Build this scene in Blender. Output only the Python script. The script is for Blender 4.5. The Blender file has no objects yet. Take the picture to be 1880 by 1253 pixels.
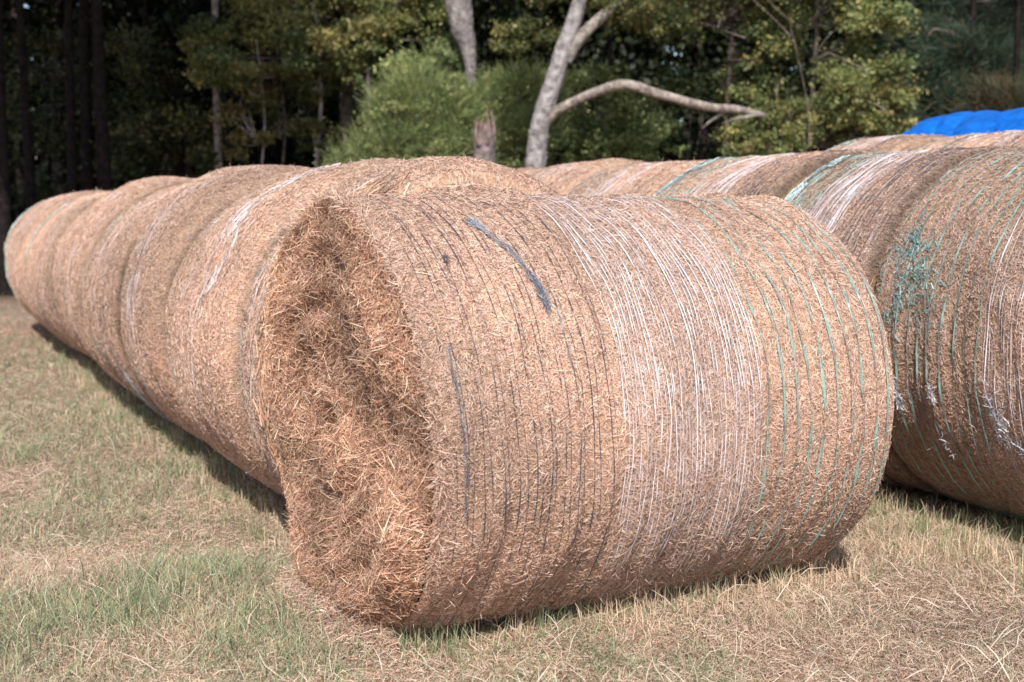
import bpy, math
import numpy as np
from math import radians as R_
rng = np.random.default_rng(7)
C = bpy.context.scene.collection
H_CAM = 1.35
F = 2300.0                      # focal length in photo pixels (1880 wide)
PI = math.pi

# ------------------------------------------------------------------ terrain
def sm(x):
    x = np.clip(x, 0, 1); return x*x*(3-2*x)
def ground_z(x, y):
    u = x + .496*y
    a = -.08*sm((y-4.3)/.9)*sm((4.3-u)/1.2)
    b = .20*sm((u-5.8)/1.3) + .25*sm((u-7.6)/1.6) + .2*sm((u-10)/12)
    b = b*sm((30-y)/8)*sm((y-1)/3)
    c = .012*np.sin(x*1.7+.4*y)*np.sin(y*1.3+1) + .008*np.sin(3.1*x+2)*np.sin(2.7*y)
    return a + b + c*sm((y-2)/2)

# ------------------------------------------------------------------ helpers
def vnoise(seed, dims, octaves=3, n=7):
    """smooth pseudo noise made from random sine waves; dims = list of base frequencies"""
    r = np.random.default_rng(seed)
    K = []
    for o in range(octaves):
        for _ in range(n):
            K.append((r.normal(0, 1, len(dims))*np.array(dims)*2**o, r.uniform(0, 6.28), .5**o))
    tot = math.sqrt(sum(k[2]**2 for k in K)/2)
    def f(*c):
        s = 0
        for w, p, a in K:
            ph = p
            for wi, ci in zip(w, c): ph = ph + wi*ci
            s = s + a*np.sin(ph)
        return s/tot
    return f

def mesh_np(name, V, faces4=None, faces3=None, col=None, smooth=False):
    me = bpy.data.meshes.new(name)
    V = np.asarray(V, dtype=np.float32).reshape(-1, 3)
    me.vertices.add(len(V)); me.vertices.foreach_set('co', V.ravel())
    loops = []; tot = []
    if faces4 is not None and len(faces4):
        f = np.asarray(faces4, dtype=np.int32); loops.append(f.ravel()); tot.append(np.full(len(f), 4, np.int32))
    if faces3 is not None and len(faces3):
        f = np.asarray(faces3, dtype=np.int32); loops.append(f.ravel()); tot.append(np.full(len(f), 3, np.int32))
    loops = np.concatenate(loops); tot = np.concatenate(tot)
    me.loops.add(len(loops)); me.loops.foreach_set('vertex_index', loops)
    me.polygons.add(len(tot))
    st = np.concatenate([[0], np.cumsum(tot)[:-1]]).astype(np.int32)
    me.polygons.foreach_set('loop_start', st); me.polygons.foreach_set('loop_total', tot)
    if smooth: me.polygons.foreach_set('use_smooth', np.ones(len(tot), dtype=bool))
    me.update(calc_edges=True)
    if col is not None:
        a = me.color_attributes.new('Col', 'FLOAT_COLOR', 'POINT')
        c = np.ones((len(V), 4), np.float32); c[:, :3] = col
        a.data.foreach_set('color', c.ravel())
    return me

def link(name, me, mats, parent=None):
    o = bpy.data.objects.new(name, me); C.objects.link(o)
    for m in (mats if isinstance(mats, (list, tuple)) else [mats]): me.materials.append(m)
    if parent: o.parent = parent
    return o
def thing(name, label, cat, loc=(0, 0, 0), rz=0, group=None):
    o = bpy.data.objects.new(name, None); C.objects.link(o)
    o.location = loc; o.rotation_euler = (0, 0, rz); o.empty_display_size = .1
    o['label'] = label; o['category'] = cat
    if group: o['group'] = group
    return o
def tag(o, label, cat, group=None, kind=None):
    o['label'] = label; o['category'] = cat
    if group: o['group'] = group
    if kind: o['kind'] = kind
    return o

def nrm(v):
    return v/np.maximum(np.linalg.norm(v, axis=-1, keepdims=True), 1e-9)

class Soup:
    """collects vertices / quads / colours of many small strips and grids"""
    def __init__(s): s.V = []; s.F = []; s.T = []; s.C = []; s.n = 0
    def ribbons(s, P, side, w, col, taper=None):
        # P (N,K,3), side (N,K,3) or (N,1,3), w (N,), col (N,3)
        N, K, _ = P.shape
        tp = np.ones(K) if taper is None else np.asarray(taper)
        h = side*(w[:, None, None]*.5*tp[None, :, None])
        V = np.stack([P-h, P+h], 2).reshape(-1, 3)      # N,K,2
        i = (np.arange(N)[:, None]*K + np.arange(K-1)[None])*2
        f = np.stack([i, i+1, i+3, i+2], -1).reshape(-1, 4)+s.n
        s.V.append(V); s.F.append(f); s.C.append(np.repeat(col, K*2, axis=0) if np.ndim(col) == 2 else np.repeat(np.reshape(col, (-1, 3)), 2, axis=0)); s.n += len(V)
    def grid(s, P, col, closed_u=False):
        A, B, _ = P.shape
        idx = np.arange(A*B).reshape(A, B)+s.n
        a = idx[:-1, :]; b = idx[1:, :]
        if closed_u: a = idx; b = np.roll(idx, -1, 0)
        f = np.stack([a[:, :-1], b[:, :-1], b[:, 1:], a[:, 1:]], -1).reshape(-1, 4)
        s.V.append(P.reshape(-1, 3)); s.F.append(f)
        c = np.broadcast_to(np.asarray(col, float), (A, B, 3)).reshape(-1, 3); s.C.append(c); s.n += A*B
    def tube(s, pts, rad, col, sides=9, bump=.0, seed=0):
        pts = np.asarray(pts, float); rad = np.asarray(rad, float)
        n = len(pts)
        # resample for smooth, knobbly tubes
        m = max(2, (n-1)*6+1); t = np.linspace(0, n-1, m)
        def cr(arr):
            out = []
            for q in t:
                i = min(int(q), n-2); f = q-i
                p0 = arr[max(i-1, 0)]; p1 = arr[i]; p2 = arr[i+1]; p3 = arr[min(i+2, n-1)]
                out.append(.5*((2*p1)+(-p0+p2)*f+(2*p0-5*p1+4*p2-p3)*f*f+(-p0+3*p1-3*p2+p3)*f**3))
            return np.array(out)
        P = cr(pts); r = np.maximum(cr(rad), .001)
        T = nrm(np.gradient(P, axis=0)); ref = np.array([.3, 1, .1]); 
        U = nrm(np.cross(T, ref)); W = np.cross(T, U)
        a = np.linspace(0, 2*PI, sides, endpoint=False)
        g = np.random.default_rng(seed)
        rr = r[None, :]*(1+bump*(np.sin(a[:, None]*2+g.uniform(0, 6)+t[None]*.45)*.7+g.normal(0, .5, (sides, m))))
        G = P[None]+rr[..., None]*(np.cos(a)[:, None, None]*U[None]+np.sin(a)[:, None, None]*W[None])
        cc = np.asarray(col, float)
        cc = cc[None, None]*(1+g.normal(0, .06, (sides, m)))[..., None] if cc.ndim == 1 else cc
        s.grid(G, np.clip(cc, 0, 1), closed_u=True)
        for e in (0, -1):       # caps
            base = s.n; s.V.append(np.concatenate([G[:, e], P[e][None]])); s.C.append(np.repeat(np.asarray(col, float).reshape(-1, 3)[:1], sides+1, 0))
            i = np.arange(sides); s.T.append(np.stack([i, (i+1) % sides, np.full(sides, sides)], -1)+base); s.n += sides+1
    def leaves(s, P, size, col, g, up=.25, asp=.6):
        N = len(P)
        a = nrm(g.normal(0, 1, (N, 3))); b = g.normal(0, 1, (N, 3)); b[:, 2] += up
        b = nrm(np.cross(a, nrm(b)))
        sz = size*g.uniform(.6, 1.3, N)
        a = a*sz[:, None]*.5; b = b*(sz*asp)[:, None]*.5
        V = np.stack([P-a, P-b, P+a, P+b], 1).reshape(-1, 3)
        f = np.arange(N*4).reshape(N, 4)+s.n
        s.V.append(V); s.F.append(f); s.C.append(np.repeat(col, 4, axis=0)); s.n += len(V)
    def build(s, name, mats, parent=None, smooth=False, origin=(0, 0, 0)):
        V = np.concatenate(s.V)-np.asarray(origin)
        me = mesh_np(name, V, np.concatenate(s.F) if s.F else None, np.concatenate(s.T) if s.T else None, np.concatenate(s.C), smooth)
        o = link(name, me, mats, parent)
        if parent is None: o.location = origin
        return o

# ------------------------------------------------------------------ materials
def mat(name, rough=.8, spec=.25, attr=True, base=(.5, .5, .5), nscale=30, namt=.35, bump=.0, bscale=80, trans=0., stretch=None, detail=6, hsv=None):
    m = bpy.data.materials.new(name); m.use_nodes = True
    nt = m.node_tree; N = nt.nodes; L = nt.links
    p = N['Principled BSDF']; p.inputs['Roughness'].default_value = rough
    p.inputs['Specular IOR Level'].default_value = spec
    tc = N.new('ShaderNodeTexCoord'); mp = N.new('ShaderNodeMapping')
    L.new(tc.outputs['Object'], mp.inputs['Vector'])
    if stretch: mp.inputs['Scale'].default_value = stretch
    no = N.new('ShaderNodeTexNoise'); no.inputs['Scale'].default_value = nscale; no.inputs['Detail'].default_value = detail
    L.new(mp.outputs[0], no.inputs['Vector'])
    mr = N.new('ShaderNodeMapRange'); mr.inputs['From Min'].default_value = .3; mr.inputs['From Max'].default_value = .7
    mr.inputs['To Min'].default_value = 1-namt; mr.inputs['To Max'].default_value = 1+namt*.6
    L.new(no.outputs['Fac'], mr.inputs['Value'])
    if attr:
        a = N.new('ShaderNodeAttribute'); a.attribute_name = 'Col'; src = a.outputs['Color']
    else:
        a = N.new('ShaderNodeRGB'); a.outputs[0].default_value = (*base, 1); src = a.outputs[0]
    mx = N.new('ShaderNodeVectorMath'); mx.operation = 'SCALE'
    L.new(src, mx.inputs[0]); L.new(mr.outputs[0], mx.inputs['Scale'])
    L.new(mx.outputs[0], p.inputs['Base Color'])
    if bump:
        b = N.new('ShaderNodeBump'); b.inputs['Strength'].default_value = 1; b.inputs['Distance'].default_value = bump
        n2 = N.new('ShaderNodeTexNoise'); n2.inputs['Scale'].default_value = bscale; n2.inputs['Detail'].default_value = 5
        L.new(mp.outputs[0], n2.inputs['Vector']); L.new(n2.outputs['Fac'], b.inputs['Height']); L.new(b.outputs[0], p.inputs['Normal'])
    if trans:
        t = N.new('ShaderNodeBsdfTranslucent'); L.new(mx.outputs[0], t.inputs['Color'])
        ms = N.new('ShaderNodeMixShader'); ms.inputs[0].default_value = trans
        L.new(p.outputs[0], ms.inputs[1]); L.new(t.outputs[0], ms.inputs[2]); L.new(ms.outputs[0], N['Material Output'].inputs['Surface'])
    return m
M_hay = mat('straw', rough=.55, spec=.35, nscale=60, namt=.25, bump=.004, bscale=160)
M_net = mat('net_plastic', rough=.4, spec=.45, nscale=90, namt=.3)
M_grass = mat('grass_blades', rough=.55, spec=.3, nscale=3, namt=.15, trans=.2)
M_leaf = mat('leaves', rough=.5, spec=.3, nscale=2, namt=.25, trans=.25)
M_bark = mat('bark', rough=.9, spec=.1, nscale=11, namt=.62, bump=.05, bscale=18, stretch=(1, 1, .75))
M_ground = mat('earth', rough=.95, spec=.05, nscale=14, namt=.4, bump=.02, bscale=60)

# ------------------------------------------------------------------ hay bales
HAY = np.array([[.76, .49, .375], [.72, .485, .395], [.88, .68, .57], [.55, .33, .245], [.79, .55, .47], [.30, .155, .11], [.93, .81, .73]])
HAY = HAY*np.array([1.0, 1.012, .965])
HAYP = np.array([.29, .22, .13, .15, .14, .04, .03])
def hay_cols(n, g, p=HAYP, k=1.0, even=0.):
    c = HAY[g.choice(len(HAY), n, p=p/p.sum())]; c = c*(1-even)+HAY[:3].mean(0)*even*.97
    return np.clip(c*g.uniform(.82, 1.15, (n, 1))*k, 0, .95)

class Bale:
    """local frame: axis along x (-L/2 = near/cut end), base at z = 0, the viewed side is -y"""
    def __init__(s, L, R, seed, sag=.955, amp=.010, yaw=0., lean=0., rnd=.10, rough=.006):
        s.L, s.R, s.sag, s.yaw, s.lean = L, R, sag, yaw, lean
        s.rk = .55 if R < .72 else .60
        s.r0, s.r1 = (rnd, rnd) if np.isscalar(rnd) else rnd
        s.nz = vnoise(seed, [1.1, 1.5], 2); s.fz = vnoise(seed+1, [14, 9], 2); s.amp = amp; s.rough = rough
        s.tone = vnoise(seed+2, [3, 2.2], 3); s.g = np.random.default_rng(seed+5)
    def surf(s, t, ph, off=0.):
        x = (t-.5)*s.L
        dend = np.minimum(t, 1-t)*s.L
        rn = np.where(t < .5, s.r0, s.r1)
        q = np.clip((rn-dend)/rn, 0, 1)
        r = s.R*(1+s.amp*s.nz(x, np.sin(ph)*s.R*1.5+np.cos(ph)*s.R*2)) + s.rough*s.fz(x*2, ph*s.R) - s.rk*rn*(1-np.sqrt(np.maximum(1-q*q, 0)))
        r = r+off
        z = s.sag*s.R + r*np.cos(ph); y = -r*np.sin(ph)*1.015
        z = .5*(z-.01+np.sqrt((z+.01)**2+.0025)) - .01
        f = np.clip(1-t, 0, 1)
        x = x + f*(-y*math.tan(s.yaw) + s.lean*(s.R-z)/s.R)
        return np.stack([x, y, z], -1)
    def normal(s, t, ph):
        return np.stack([0*ph, -np.sin(ph), np.cos(ph)], -1)
    def tonef(s, t, ph):
        return 1+.11*s.tone(t*s.L, ph*s.R)
    def seam(s, t):  # crevice shade between neighbouring bales, painted into the straw colour
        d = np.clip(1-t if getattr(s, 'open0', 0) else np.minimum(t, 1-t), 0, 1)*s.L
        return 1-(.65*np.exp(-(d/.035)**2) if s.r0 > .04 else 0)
    def straws(s, so, n, length=(.02, .06), width=(.0018, .0032), off=(.0, .012), bent=True, k=1.0, phr=(-1.9, 2.75), along=.0, trange=(0, 1), even=.35):
        g = s.g
        t = g.uniform(trange[0], trange[1], n); ph = g.uniform(phr[0], phr[1], n)
        a = g.uniform(0, PI, n) if along == 0 else g.normal(PI/2, along, n)
        l = g.uniform(length[0], length[1], n)*g.uniform(.6, 1.2, n)
        o = g.uniform(off[0], off[1], n)
        tilt = g.normal(0, .18, n); curl = g.normal(0, .22, n)
        dt = np.cos(a)*l/s.L; dp = np.sin(a)*l/s.R
        K = 3 if bent else 2
        pts = []
        for u in np.linspace(-.5, .5, K):
            bend = curl*(.25-u*u)
            tt = np.clip(t+dt*u - dp*s.R/s.L*bend, -.012, 1.012); pp = ph+dp*u + dt*s.L/s.R*bend
            pts.append(s.surf(tt, pp, o+np.maximum(tilt*u*l, -o)))
        P = np.stack(pts, 1)
        nn = s.normal(t, ph)
        T = nrm(P[:, -1]-P[:, 0]); S = nrm(np.cross(T, nn)); ro = g.normal(0, .7, n)[:, None]
        S = S*np.cos(ro)+nn*np.sin(ro)
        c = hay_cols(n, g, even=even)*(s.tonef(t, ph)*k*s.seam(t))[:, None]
        so.ribbons(P, S[:, None], g.uniform(width[0], width[1], n), np.clip(c, 0, 1), [.75, 1, .45] if K == 3 else [1, .6])
    def flyaway(s, so, n, length=(.03, .08), w=.0018, phr=(-1.6, 2.9)):
        g = s.g; t = g.uniform(0, 1, n); ph = g.uniform(*phr, n)
        B = s.surf(t, ph, .003); nn = s.normal(t, ph)
        d = nrm(g.normal(0, 1, (n, 3))+nn*.55); l = g.uniform(*length, n)[:, None]*g.uniform(.3, 1, (n, 1))
        d2 = nrm(d+g.normal(0, .35, (n, 3)))
        P = np.stack([B, B+d*l*.5, B+d*l*.5+d2*l*.5], 1)
        so.ribbons(P, nrm(np.cross(d, nrm(g.normal(0, 1, (n, 3)))))[:, None], np.full(n, w), hay_cols(n, g), [1, .9, .4])
    def body(s, so, nt=80, na=180, base=(.5, .31, .205)):
        t = np.linspace(0, 1, nt); ph = np.linspace(-PI, PI, na)
        T, Pp = np.meshgrid(t, ph, indexing='ij')
        P = s.surf(T, Pp)
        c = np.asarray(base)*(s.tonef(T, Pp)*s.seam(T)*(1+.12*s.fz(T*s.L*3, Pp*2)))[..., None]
        so.grid(P[::-1], np.clip(c[::-1], 0, 1))
    def disc(s, so, end, base=(.34, .2, .115), bulge=.04, nr=14, na=60):
        ph = np.linspace(-PI, PI, na); rho = np.linspace(0, 1, nr)
        E = s.surf(np.full(na, float(end)), ph)
        c = np.array([E[:, 0].mean(), 0, s.sag*s.R])
        P = c[None, None]+(E-c)[None]*rho[:, None, None]
        P[..., 0] += (1 if end else -1)*bulge*(1-rho[:, None]**2)
        so.grid(P if end else P[:, ::-1], np.asarray(base))
    def disc_straws(s, so, end, n, bulge=.04):
        g = s.g; rho = np.sqrt(g.uniform(0, 1, n)); ph = g.uniform(-PI, PI, n); l = g.uniform(.03, .08, n); a = g.normal(PI/2, .7, n)
        E0 = s.surf(np.full(60, float(end)), np.linspace(-PI, PI, 60)); c = np.array([E0[:, 0].mean(), 0, s.sag*s.R]); sg = 1 if end else -1
        pts = []
        for u in (-.5, 0, .5):
            q = np.clip(rho+np.cos(a)*u*l/s.R, 0, 1); pp = ph+np.sin(a)*u*l/np.maximum(rho*s.R, .05)
            P = c+(s.surf(np.full(n, float(end)), pp)-c)*q[:, None]; P[:, 0] += sg*(bulge*(1-q**2)+g.uniform(0, .015, n)); pts.append(P)
        P = np.stack(pts, 1); S = nrm(np.cross(nrm(P[:, 2]-P[:, 0]), nrm(np.array([sg, 0, 0])+g.normal(0, .5, (n, 3)))))
        so.ribbons(P, S[:, None], np.full(n, .0034), hay_cols(n, g, k=.95), [.8, 1, .5])
    def strings(s, so, lines, step=90, phr=(-2.6, 2.95)):
        g = s.g
        for (t0, col, w, lift, cover) in lines:
            ph = np.linspace(phr[0], phr[1], step)
            f = vnoise(int(g.integers(1e6)), [5], 3, 4)
            # coverage: keep only stretches of the string that surface above the hay
            wv = f(ph); tt = t0+wv*.0011/s.L*1.3
            offs = lift+.0013*vnoise(int(g.integers(1e6)), [9], 3, 4)(ph)
            P = s.surf(tt, ph, offs)
            nn = s.normal(tt, ph)
            T = nrm(np.gradient(P, axis=0)); S = nrm(np.cross(T, nn))
            ro = .5*vnoise(int(g.integers(1e6)), [14], 2, 4)(ph)[:, None]
            S = S*np.cos(ro)+nn*np.sin(ro)
            if col is WHITE: P = s.surf(tt, ph, offs+.004*np.exp(-((np.abs(ph)-1.25)/.42)**2)-.0045*sm((np.abs(ph)-1.75)/.6)-.002*sm((.7-np.abs(ph))/.4))
            if col is TEAL: P = s.surf(tt, ph, offs-.0035*sm((1.1-np.abs(ph))/.5)-.001*sm((np.abs(ph)-2.3)/.3))
            if col is DARK: P = s.surf(tt, ph, offs-.0015+.002*sm((np.abs(ph)-1.3)/.5))
            ww = w*np.clip(1+.35*vnoise(int(g.integers(1e6)), [22], 2, 4)(ph), .35, 1.7)
            Pm = P[None]; Sm = S[None]*ww[None, :, None]/w
            c = np.clip(np.asarray(col)*g.uniform(.9, 1.1), 0, 1)[None]
            so.ribbons(Pm, Sm, np.array([w]), c)
    def zigzag(s, so, t0, t1, dens, col, w, phr=(-2.2, 2.8), lift=.006):
        g = s.g; m = int((phr[1]-phr[0])*s.R/dens)
        ph = np.linspace(*phr, m); tt = np.where(np.arange(m) % 2 == 0, t0, t1)+g.normal(0, .001, m)
        P = s.surf(tt, ph, lift+g.normal(0, .002, m)); A = P[:-1]; B = P[1:]
        PP = np.stack([A, B], 1); nn = s.normal(tt[:-1], ph[:-1]); S = nrm(np.cross(B-A, nn))
        so.ribbons(PP, S[:, None], np.full(m-1, w), np.repeat(np.asarray(col)[None], m-1, 0))
    def snag(s, so, path, col, n, spread=.012, w=.0016, l=(.01, .05), lift=.008, rand=.5):
        g = s.g; path = np.asarray(path, float); u = g.uniform(0, len(path)-1, n); i = np.minimum(u.astype(int), len(path)-2); f = (u-i)[:, None]
        q = path[i]*(1-f)+path[i+1]*f
        t = q[:, 0]+g.normal(0, spread, n)/s.L; ph = q[:, 1]+g.normal(0, spread, n)/s.R
        dv = (path[i+1]-path[i])*np.array([s.L, s.R]); a = np.arctan2(dv[:, 1], dv[:, 0])+g.normal(0, rand, n)
        ll = g.uniform(*l, n); gate = vnoise(int(g.integers(1e6)), [30, 9], 2)(t*s.L, ph*s.R) > (-.25 if spread > .006 else -2)
        t, ph, a, ll = t[gate], ph[gate], a[gate], ll[gate]; n = len(t)
        P = np.stack([s.surf(t+np.cos(a)*ll*k/s.L, ph+np.sin(a)*ll*k/s.R, lift+g.uniform(-.004, .006, n)+.004*(k != 0)) for k in (-.5, 0, .5)], 1)
        nn = s.normal(t, ph); S = nrm(np.cross(P[:, 2]-P[:, 0], nn)); ro = g.normal(0, .8, n)[:, None]; S = S*np.cos(ro)+nn*np.sin(ro)
        c = np.clip(np.asarray(col)[None]*g.uniform(.6, 1.4, (n, 1)), 0, 1)
        so.ribbons(P, S[:, None], np.full(n, w)*g.uniform(.5, 1.6, n), c)

DARK = (.075, .08, .105); SLATE = (.33, .36, .41); WHITE = (.80, .76, .80); TEAL = (.25, .42, .38); PALE = (.55, .62, .58)

def net_lines(g, reverse=False, w=1.0, sparse=1.0, faint=0.):
    """the baler net: dark strands on one third of the width, white in the middle, teal on the last third"""
    out = []
    t = .035; j = 0
    while t < .35:
        out.append((t+g.normal(0, .001), DARK, (.0026 if j % 2 else .0016)*w*g.uniform(.8, 1.2), .0088+g.uniform(-.0015, .0015)-faint, 1)); t += (.011 if j % 2 else .019)*sparse*g.uniform(.9, 1.1); j += 1
    while t < .665:
        out.append((t, WHITE, .0024*w*g.uniform(.8, 1.2), .0088+g.uniform(-.001, .001)-faint, 1))
        out.append((t+.0075, WHITE, .0016*w, .0080-faint, 1)); t += .0155*sparse*g.uniform(.96, 1.04)
    t = .675
    while t < .985:
        out.append((t, TEAL, .0048*w*g.uniform(.9, 1.1), .0092+g.uniform(-.0008, .001)-faint, 1))
        out.append((t+.0035, TEAL, .0018*w, .009-faint, 1)); t += .0325*sparse*g.uniform(.96, 1.04)
    return out

# ---- the main bale, set across the end of the row
MB = Bale(1.725, .715, 11, sag=.95, yaw=0.0, lean=.05, rnd=(.028, .09), amp=.007, rough=.005)
ang = R_(27.9)
mc = np.array([-.537+math.cos(ang)*.845, 4.034+math.sin(ang)*.845])
main = thing('hay_bale', 'large round bale in front with its straw cut end facing the camera side', 'hay bale', (mc[0], mc[1], -.005), ang, 'round hay bales wrapped in net')
so = Soup(); MB.body(so, 150, 300); MB.disc(so, 1)
MB.straws(so, 300000, length=(.008, .028), width=(.0014, .0025), off=(0, .006), bent=False, phr=(-1.7, 2.85))
MB.straws(so, 9000, length=(.025, .06), width=(.0015, .0026), off=(.002, .010), phr=(-1.6, 2.8))
MB.flyaway(so, 5000, length=(.02, .055))
so.build('straw_roll', M_hay, main)
so = Soup(); MB.strings(so, net_lines(MB.g), step=260)
g = MB.g
t = .37
while t < .66:
    MB.zigzag(so, t, t+.012, .02, WHITE, .0010, phr=(-1.6, 2.6)); t += .013
MB.snag(so, [(.20, .50), (.21, .58), (.225, .68), (.235, .80)], SLATE, 130, spread=.006, rand=.15, l=(.02, .06), w=.0013)
MB.snag(so, [(.195, .49), (.20, .53)], SLATE, 110, spread=.008, rand=.9)
MB.snag(so, [(.10, .74), (.108, .78)], (.08, .09, .12), 90, spread=.007, l=(.006, .02), rand=2)
MB.snag(so, [(.05, 1.15), (.048, 1.3), (.05, 1.55), (.052, 1.8)], (.16, .18, .22), 55, spread=.0025, rand=.08, l=(.03, .07), w=.0016)
MB.snag(so, [(.24, .84), (.25, .95), (.25, 1.0)], (.2, .22, .27), 220, spread=.006, rand=.4)
so.build('net_wrap', M_net, main)

# cut end of the main bale
def cut_end(B, parent, n=120000):
    nz = vnoise(77, [4, 4], 3); rg = vnoise(78, [26, 1.6], 2); cz = vnoise(79, [9, 9], 3)
    g = B.g
    cx0, cz0 = 0.02, B.sag*B.R-.02
    E0 = lambda ph: B.surf(np.zeros_like(ph), ph)
    def face(rho, ph, off=0.):
        E = E0(ph); c = np.array([0, cx0, cz0]); xm = 0
        y = c[1]+(E[..., 1]-c[1])*rho; z = c[2]+(E[..., 2]-c[2])*rho
        # plane of the cut end: same shear as surf() at t=0
        x0 = -.5*B.L - y*math.tan(B.yaw) + B.lean*(B.R-z)/B.R
        r = rho*B.R
        d = .014*nz(y, z)+.008*rg(r, ph+r*2)+.012*cz(y, z)*.7
        d = d + .055*(1-rho**2) - .085*np.exp(-(r/.06)**2) + .009*np.sin(r*48+ph+1.3*nz(y*.6, z*.6))*sm((rho-.1)/.2)
        d = d - .02*sm((np.cos(ph-1.75)-.2)/.5)*sm((rho-.92)/.04)*sm((1-rho)/.02) + .010*sm((np.cos(ph)-.1)/.5)*sm((rho-.5)/.4)*sm((1-rho)/.1)       # gap under the rolled rim
        d = d + .075*sm((-np.cos(ph+.4)-.2)/.7)*np.exp(-((rho-.85)/.3)**2)                 # loose hay spilling at the bottom
        # cleft running down from the centre
        u = (z-cz0); cl = np.exp(-((y+.05+.35*u*.35)/.045)**2)*sm((-u-.08)/.1)*sm((u+.52)/.15)
        d = d-.045*cl
        d = d*sm((1-rho)/.04+.25)
        return np.stack([x0-d-off, y, z], -1)
    so = Soup()
    rho, ph = np.meshgrid(np.linspace(0, 1, 90), np.linspace(-PI, PI, 200), indexing='ij')
    so.grid(face(rho, ph)[::-1], np.array([.22, .12, .07])*(1+.2*cz(rho*5, ph*3))[..., None])
    # straws lying mostly along the winding
    def add(n, ln, w, o0, o1, spread, outw, k=1., p=HAYP):
        rho = np.sqrt(g.uniform(0.0, 1.0, n)); ph = g.uniform(-PI, PI, n)
        l = g.uniform(*ln, n); a = g.normal(PI/2, spread, n)
        rr = np.maximum(rho*B.R, .04); o = g.uniform(o0, o1, n); tl = g.normal(0, outw, n)
        curl = g.normal(0, .3, n)
        pts = []
        for u in (-.5, 0, .5):
            b = curl*(.25-u*u)
            q = np.clip(rho+(np.cos(a)*u-np.sin(a)*b)*l/B.R, 0, 1.01); pp = ph+(np.sin(a)*u+np.cos(a)*b)*l/rr
            pts.append(face(q, pp, np.maximum(o+tl*u*l, 0)))
        P = np.stack(pts, 1); T = nrm(P[:, 2]-P[:, 0]); nn = np.tile(np.array([[-1., 0, 0]]), (n, 1))
        S = nrm(np.cross(T, nn)); ro = g.normal(0, .8, n)[:, None]; S = S*np.cos(ro)+nn*np.sin(ro)
        c = hay_cols(n, g, p)*k*np.array([1.05, .96, .86])*(1+.16*cz(P[:, 1, 1]*.9, P[:, 1, 2]*.9))[:, None]
        so.ribbons(P, S[:, None], g.uniform(w*.7, w*1.2, n), np.clip(c, 0, 1), [.8, 1, .5])
    pf = np.array([.27, .24, .06, .22, .12, .08, .01])
    add(int(n*.7), (.016, .05), .0021, 0, .010, .6, .22, .80, pf)
    add(int(n*.3), (.016, .045), .0021, .002, .016, 1.4, .5, .9, pf)
    add(3600, (.03, .09), .0022, .004, .02, 1.0, .5, 1.1)
    # straws poking out
    m = 2600; t_ = np.abs(g.normal(0, .012, m)); ph = g.uniform(-1.7, 2.2, m); Bp = B.surf(t_, ph, .002); nn = B.normal(t_, ph)
    d = nrm(g.normal(0, 1, (m, 3))+nn*.1+np.array([-.5, 0, 0])); l = g.uniform(.02, .07, (m, 1)); d2 = nrm(d+g.normal(0, .4, (m, 3)))
    P = np.stack([Bp, Bp+d*l*.5, Bp+(d+d2)*l*.5], 1)
    so.ribbons(P, nrm(np.cross(d, nrm(g.normal(0, 1, (m, 3)))))[:, None], np.full(m, .0020), hay_cols(m, g), [1, .9, .4])
    m = 2600; rho = np.sqrt(g.uniform(0, 1, m)); ph = g.uniform(-PI, PI, m); Bp = face(rho, ph)
    d = nrm(g.normal(0, 1, (m, 3))+np.array([-.5, 0, .1])); l = g.uniform(.02, .07, (m, 1)); d2 = nrm(d+g.normal(0, .4, (m, 3)))
    P = np.stack([Bp, Bp+d*l*.5, Bp+(d+d2)*l*.5], 1)
    so.ribbons(P, nrm(np.cross(d, nrm(g.normal(0, 1, (m, 3)))))[:, None], np.full(m, .0019), hay_cols(m, g)*.85, [1, .9, .4])
    return so.build('cut_end', M_hay, parent)
cut_end(MB, main)

# ---- the rows of bales
VPT = 1140/F; RD = math.atan(VPT)
def row_bale(d, Z0, Z1, R, z0, label, n, seed, net=(1., 1.), lw=1.0, wid=(.0022, .0038), yaw=0., extra=None, dx=0., step=110, tone=1., kd=None, netk=1., rnd=.20):
    """one bale of a row; the row's centre line is x = d - VPT*y, the bale spans y = Z0..Z1 (near to far)"""
    L = (Z1-Z0)/math.cos(RD)-.05
    zc = (Z0+Z1)/2; x = d-VPT*zc+dx
    # local +x = away from the camera along the row; -y = the side away..., so mirror: viewed side is local +y -> use rotation and flipped phi
    o = thing('hay_bale', label, 'hay bale', (x, zc, z0), PI/2+RD+yaw, 'round hay bales wrapped in net')
    B = Bale(L, R, seed, sag=.96, amp=.016, rnd=rnd, rough=.004); B.open0 = seed == 100
    s = Soup(); B.body(s, 70, 130, base=(.54*tone, .34*tone, .225*tone)); B.disc(s, 0, base=(.5, .32, .215), bulge=.12) if seed == 100 else B.disc(s, 0, bulge=.03); B.disc(s, 1, bulge=.03)
    phr = (-2.85, 1.3)
    B.straws(s, n, length=(.012, .036), width=wid, off=(0, .007), bent=False, phr=phr, k=tone, even=.62)
    if seed in (100,): B.disc_straws(s, 0, 60000, .12)
    B.flyaway(s, max(400, n//80), length=(.015, .045), phr=phr, w=wid[0]*.9)
    s.build('straw_roll', M_hay, o)
    s = Soup(); ls = net_lines(B.g, w=lw, faint=(kd if kd is not None else .001))
    if netk < 1: ls = [l for l in ls if B.g.uniform() < netk]
    B.strings(s, ls, step=step, phr=(-2.95, 2.0))
    if extra: extra(B, s)
    s.build('net_wrap', M_net, o)
    return o

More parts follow.
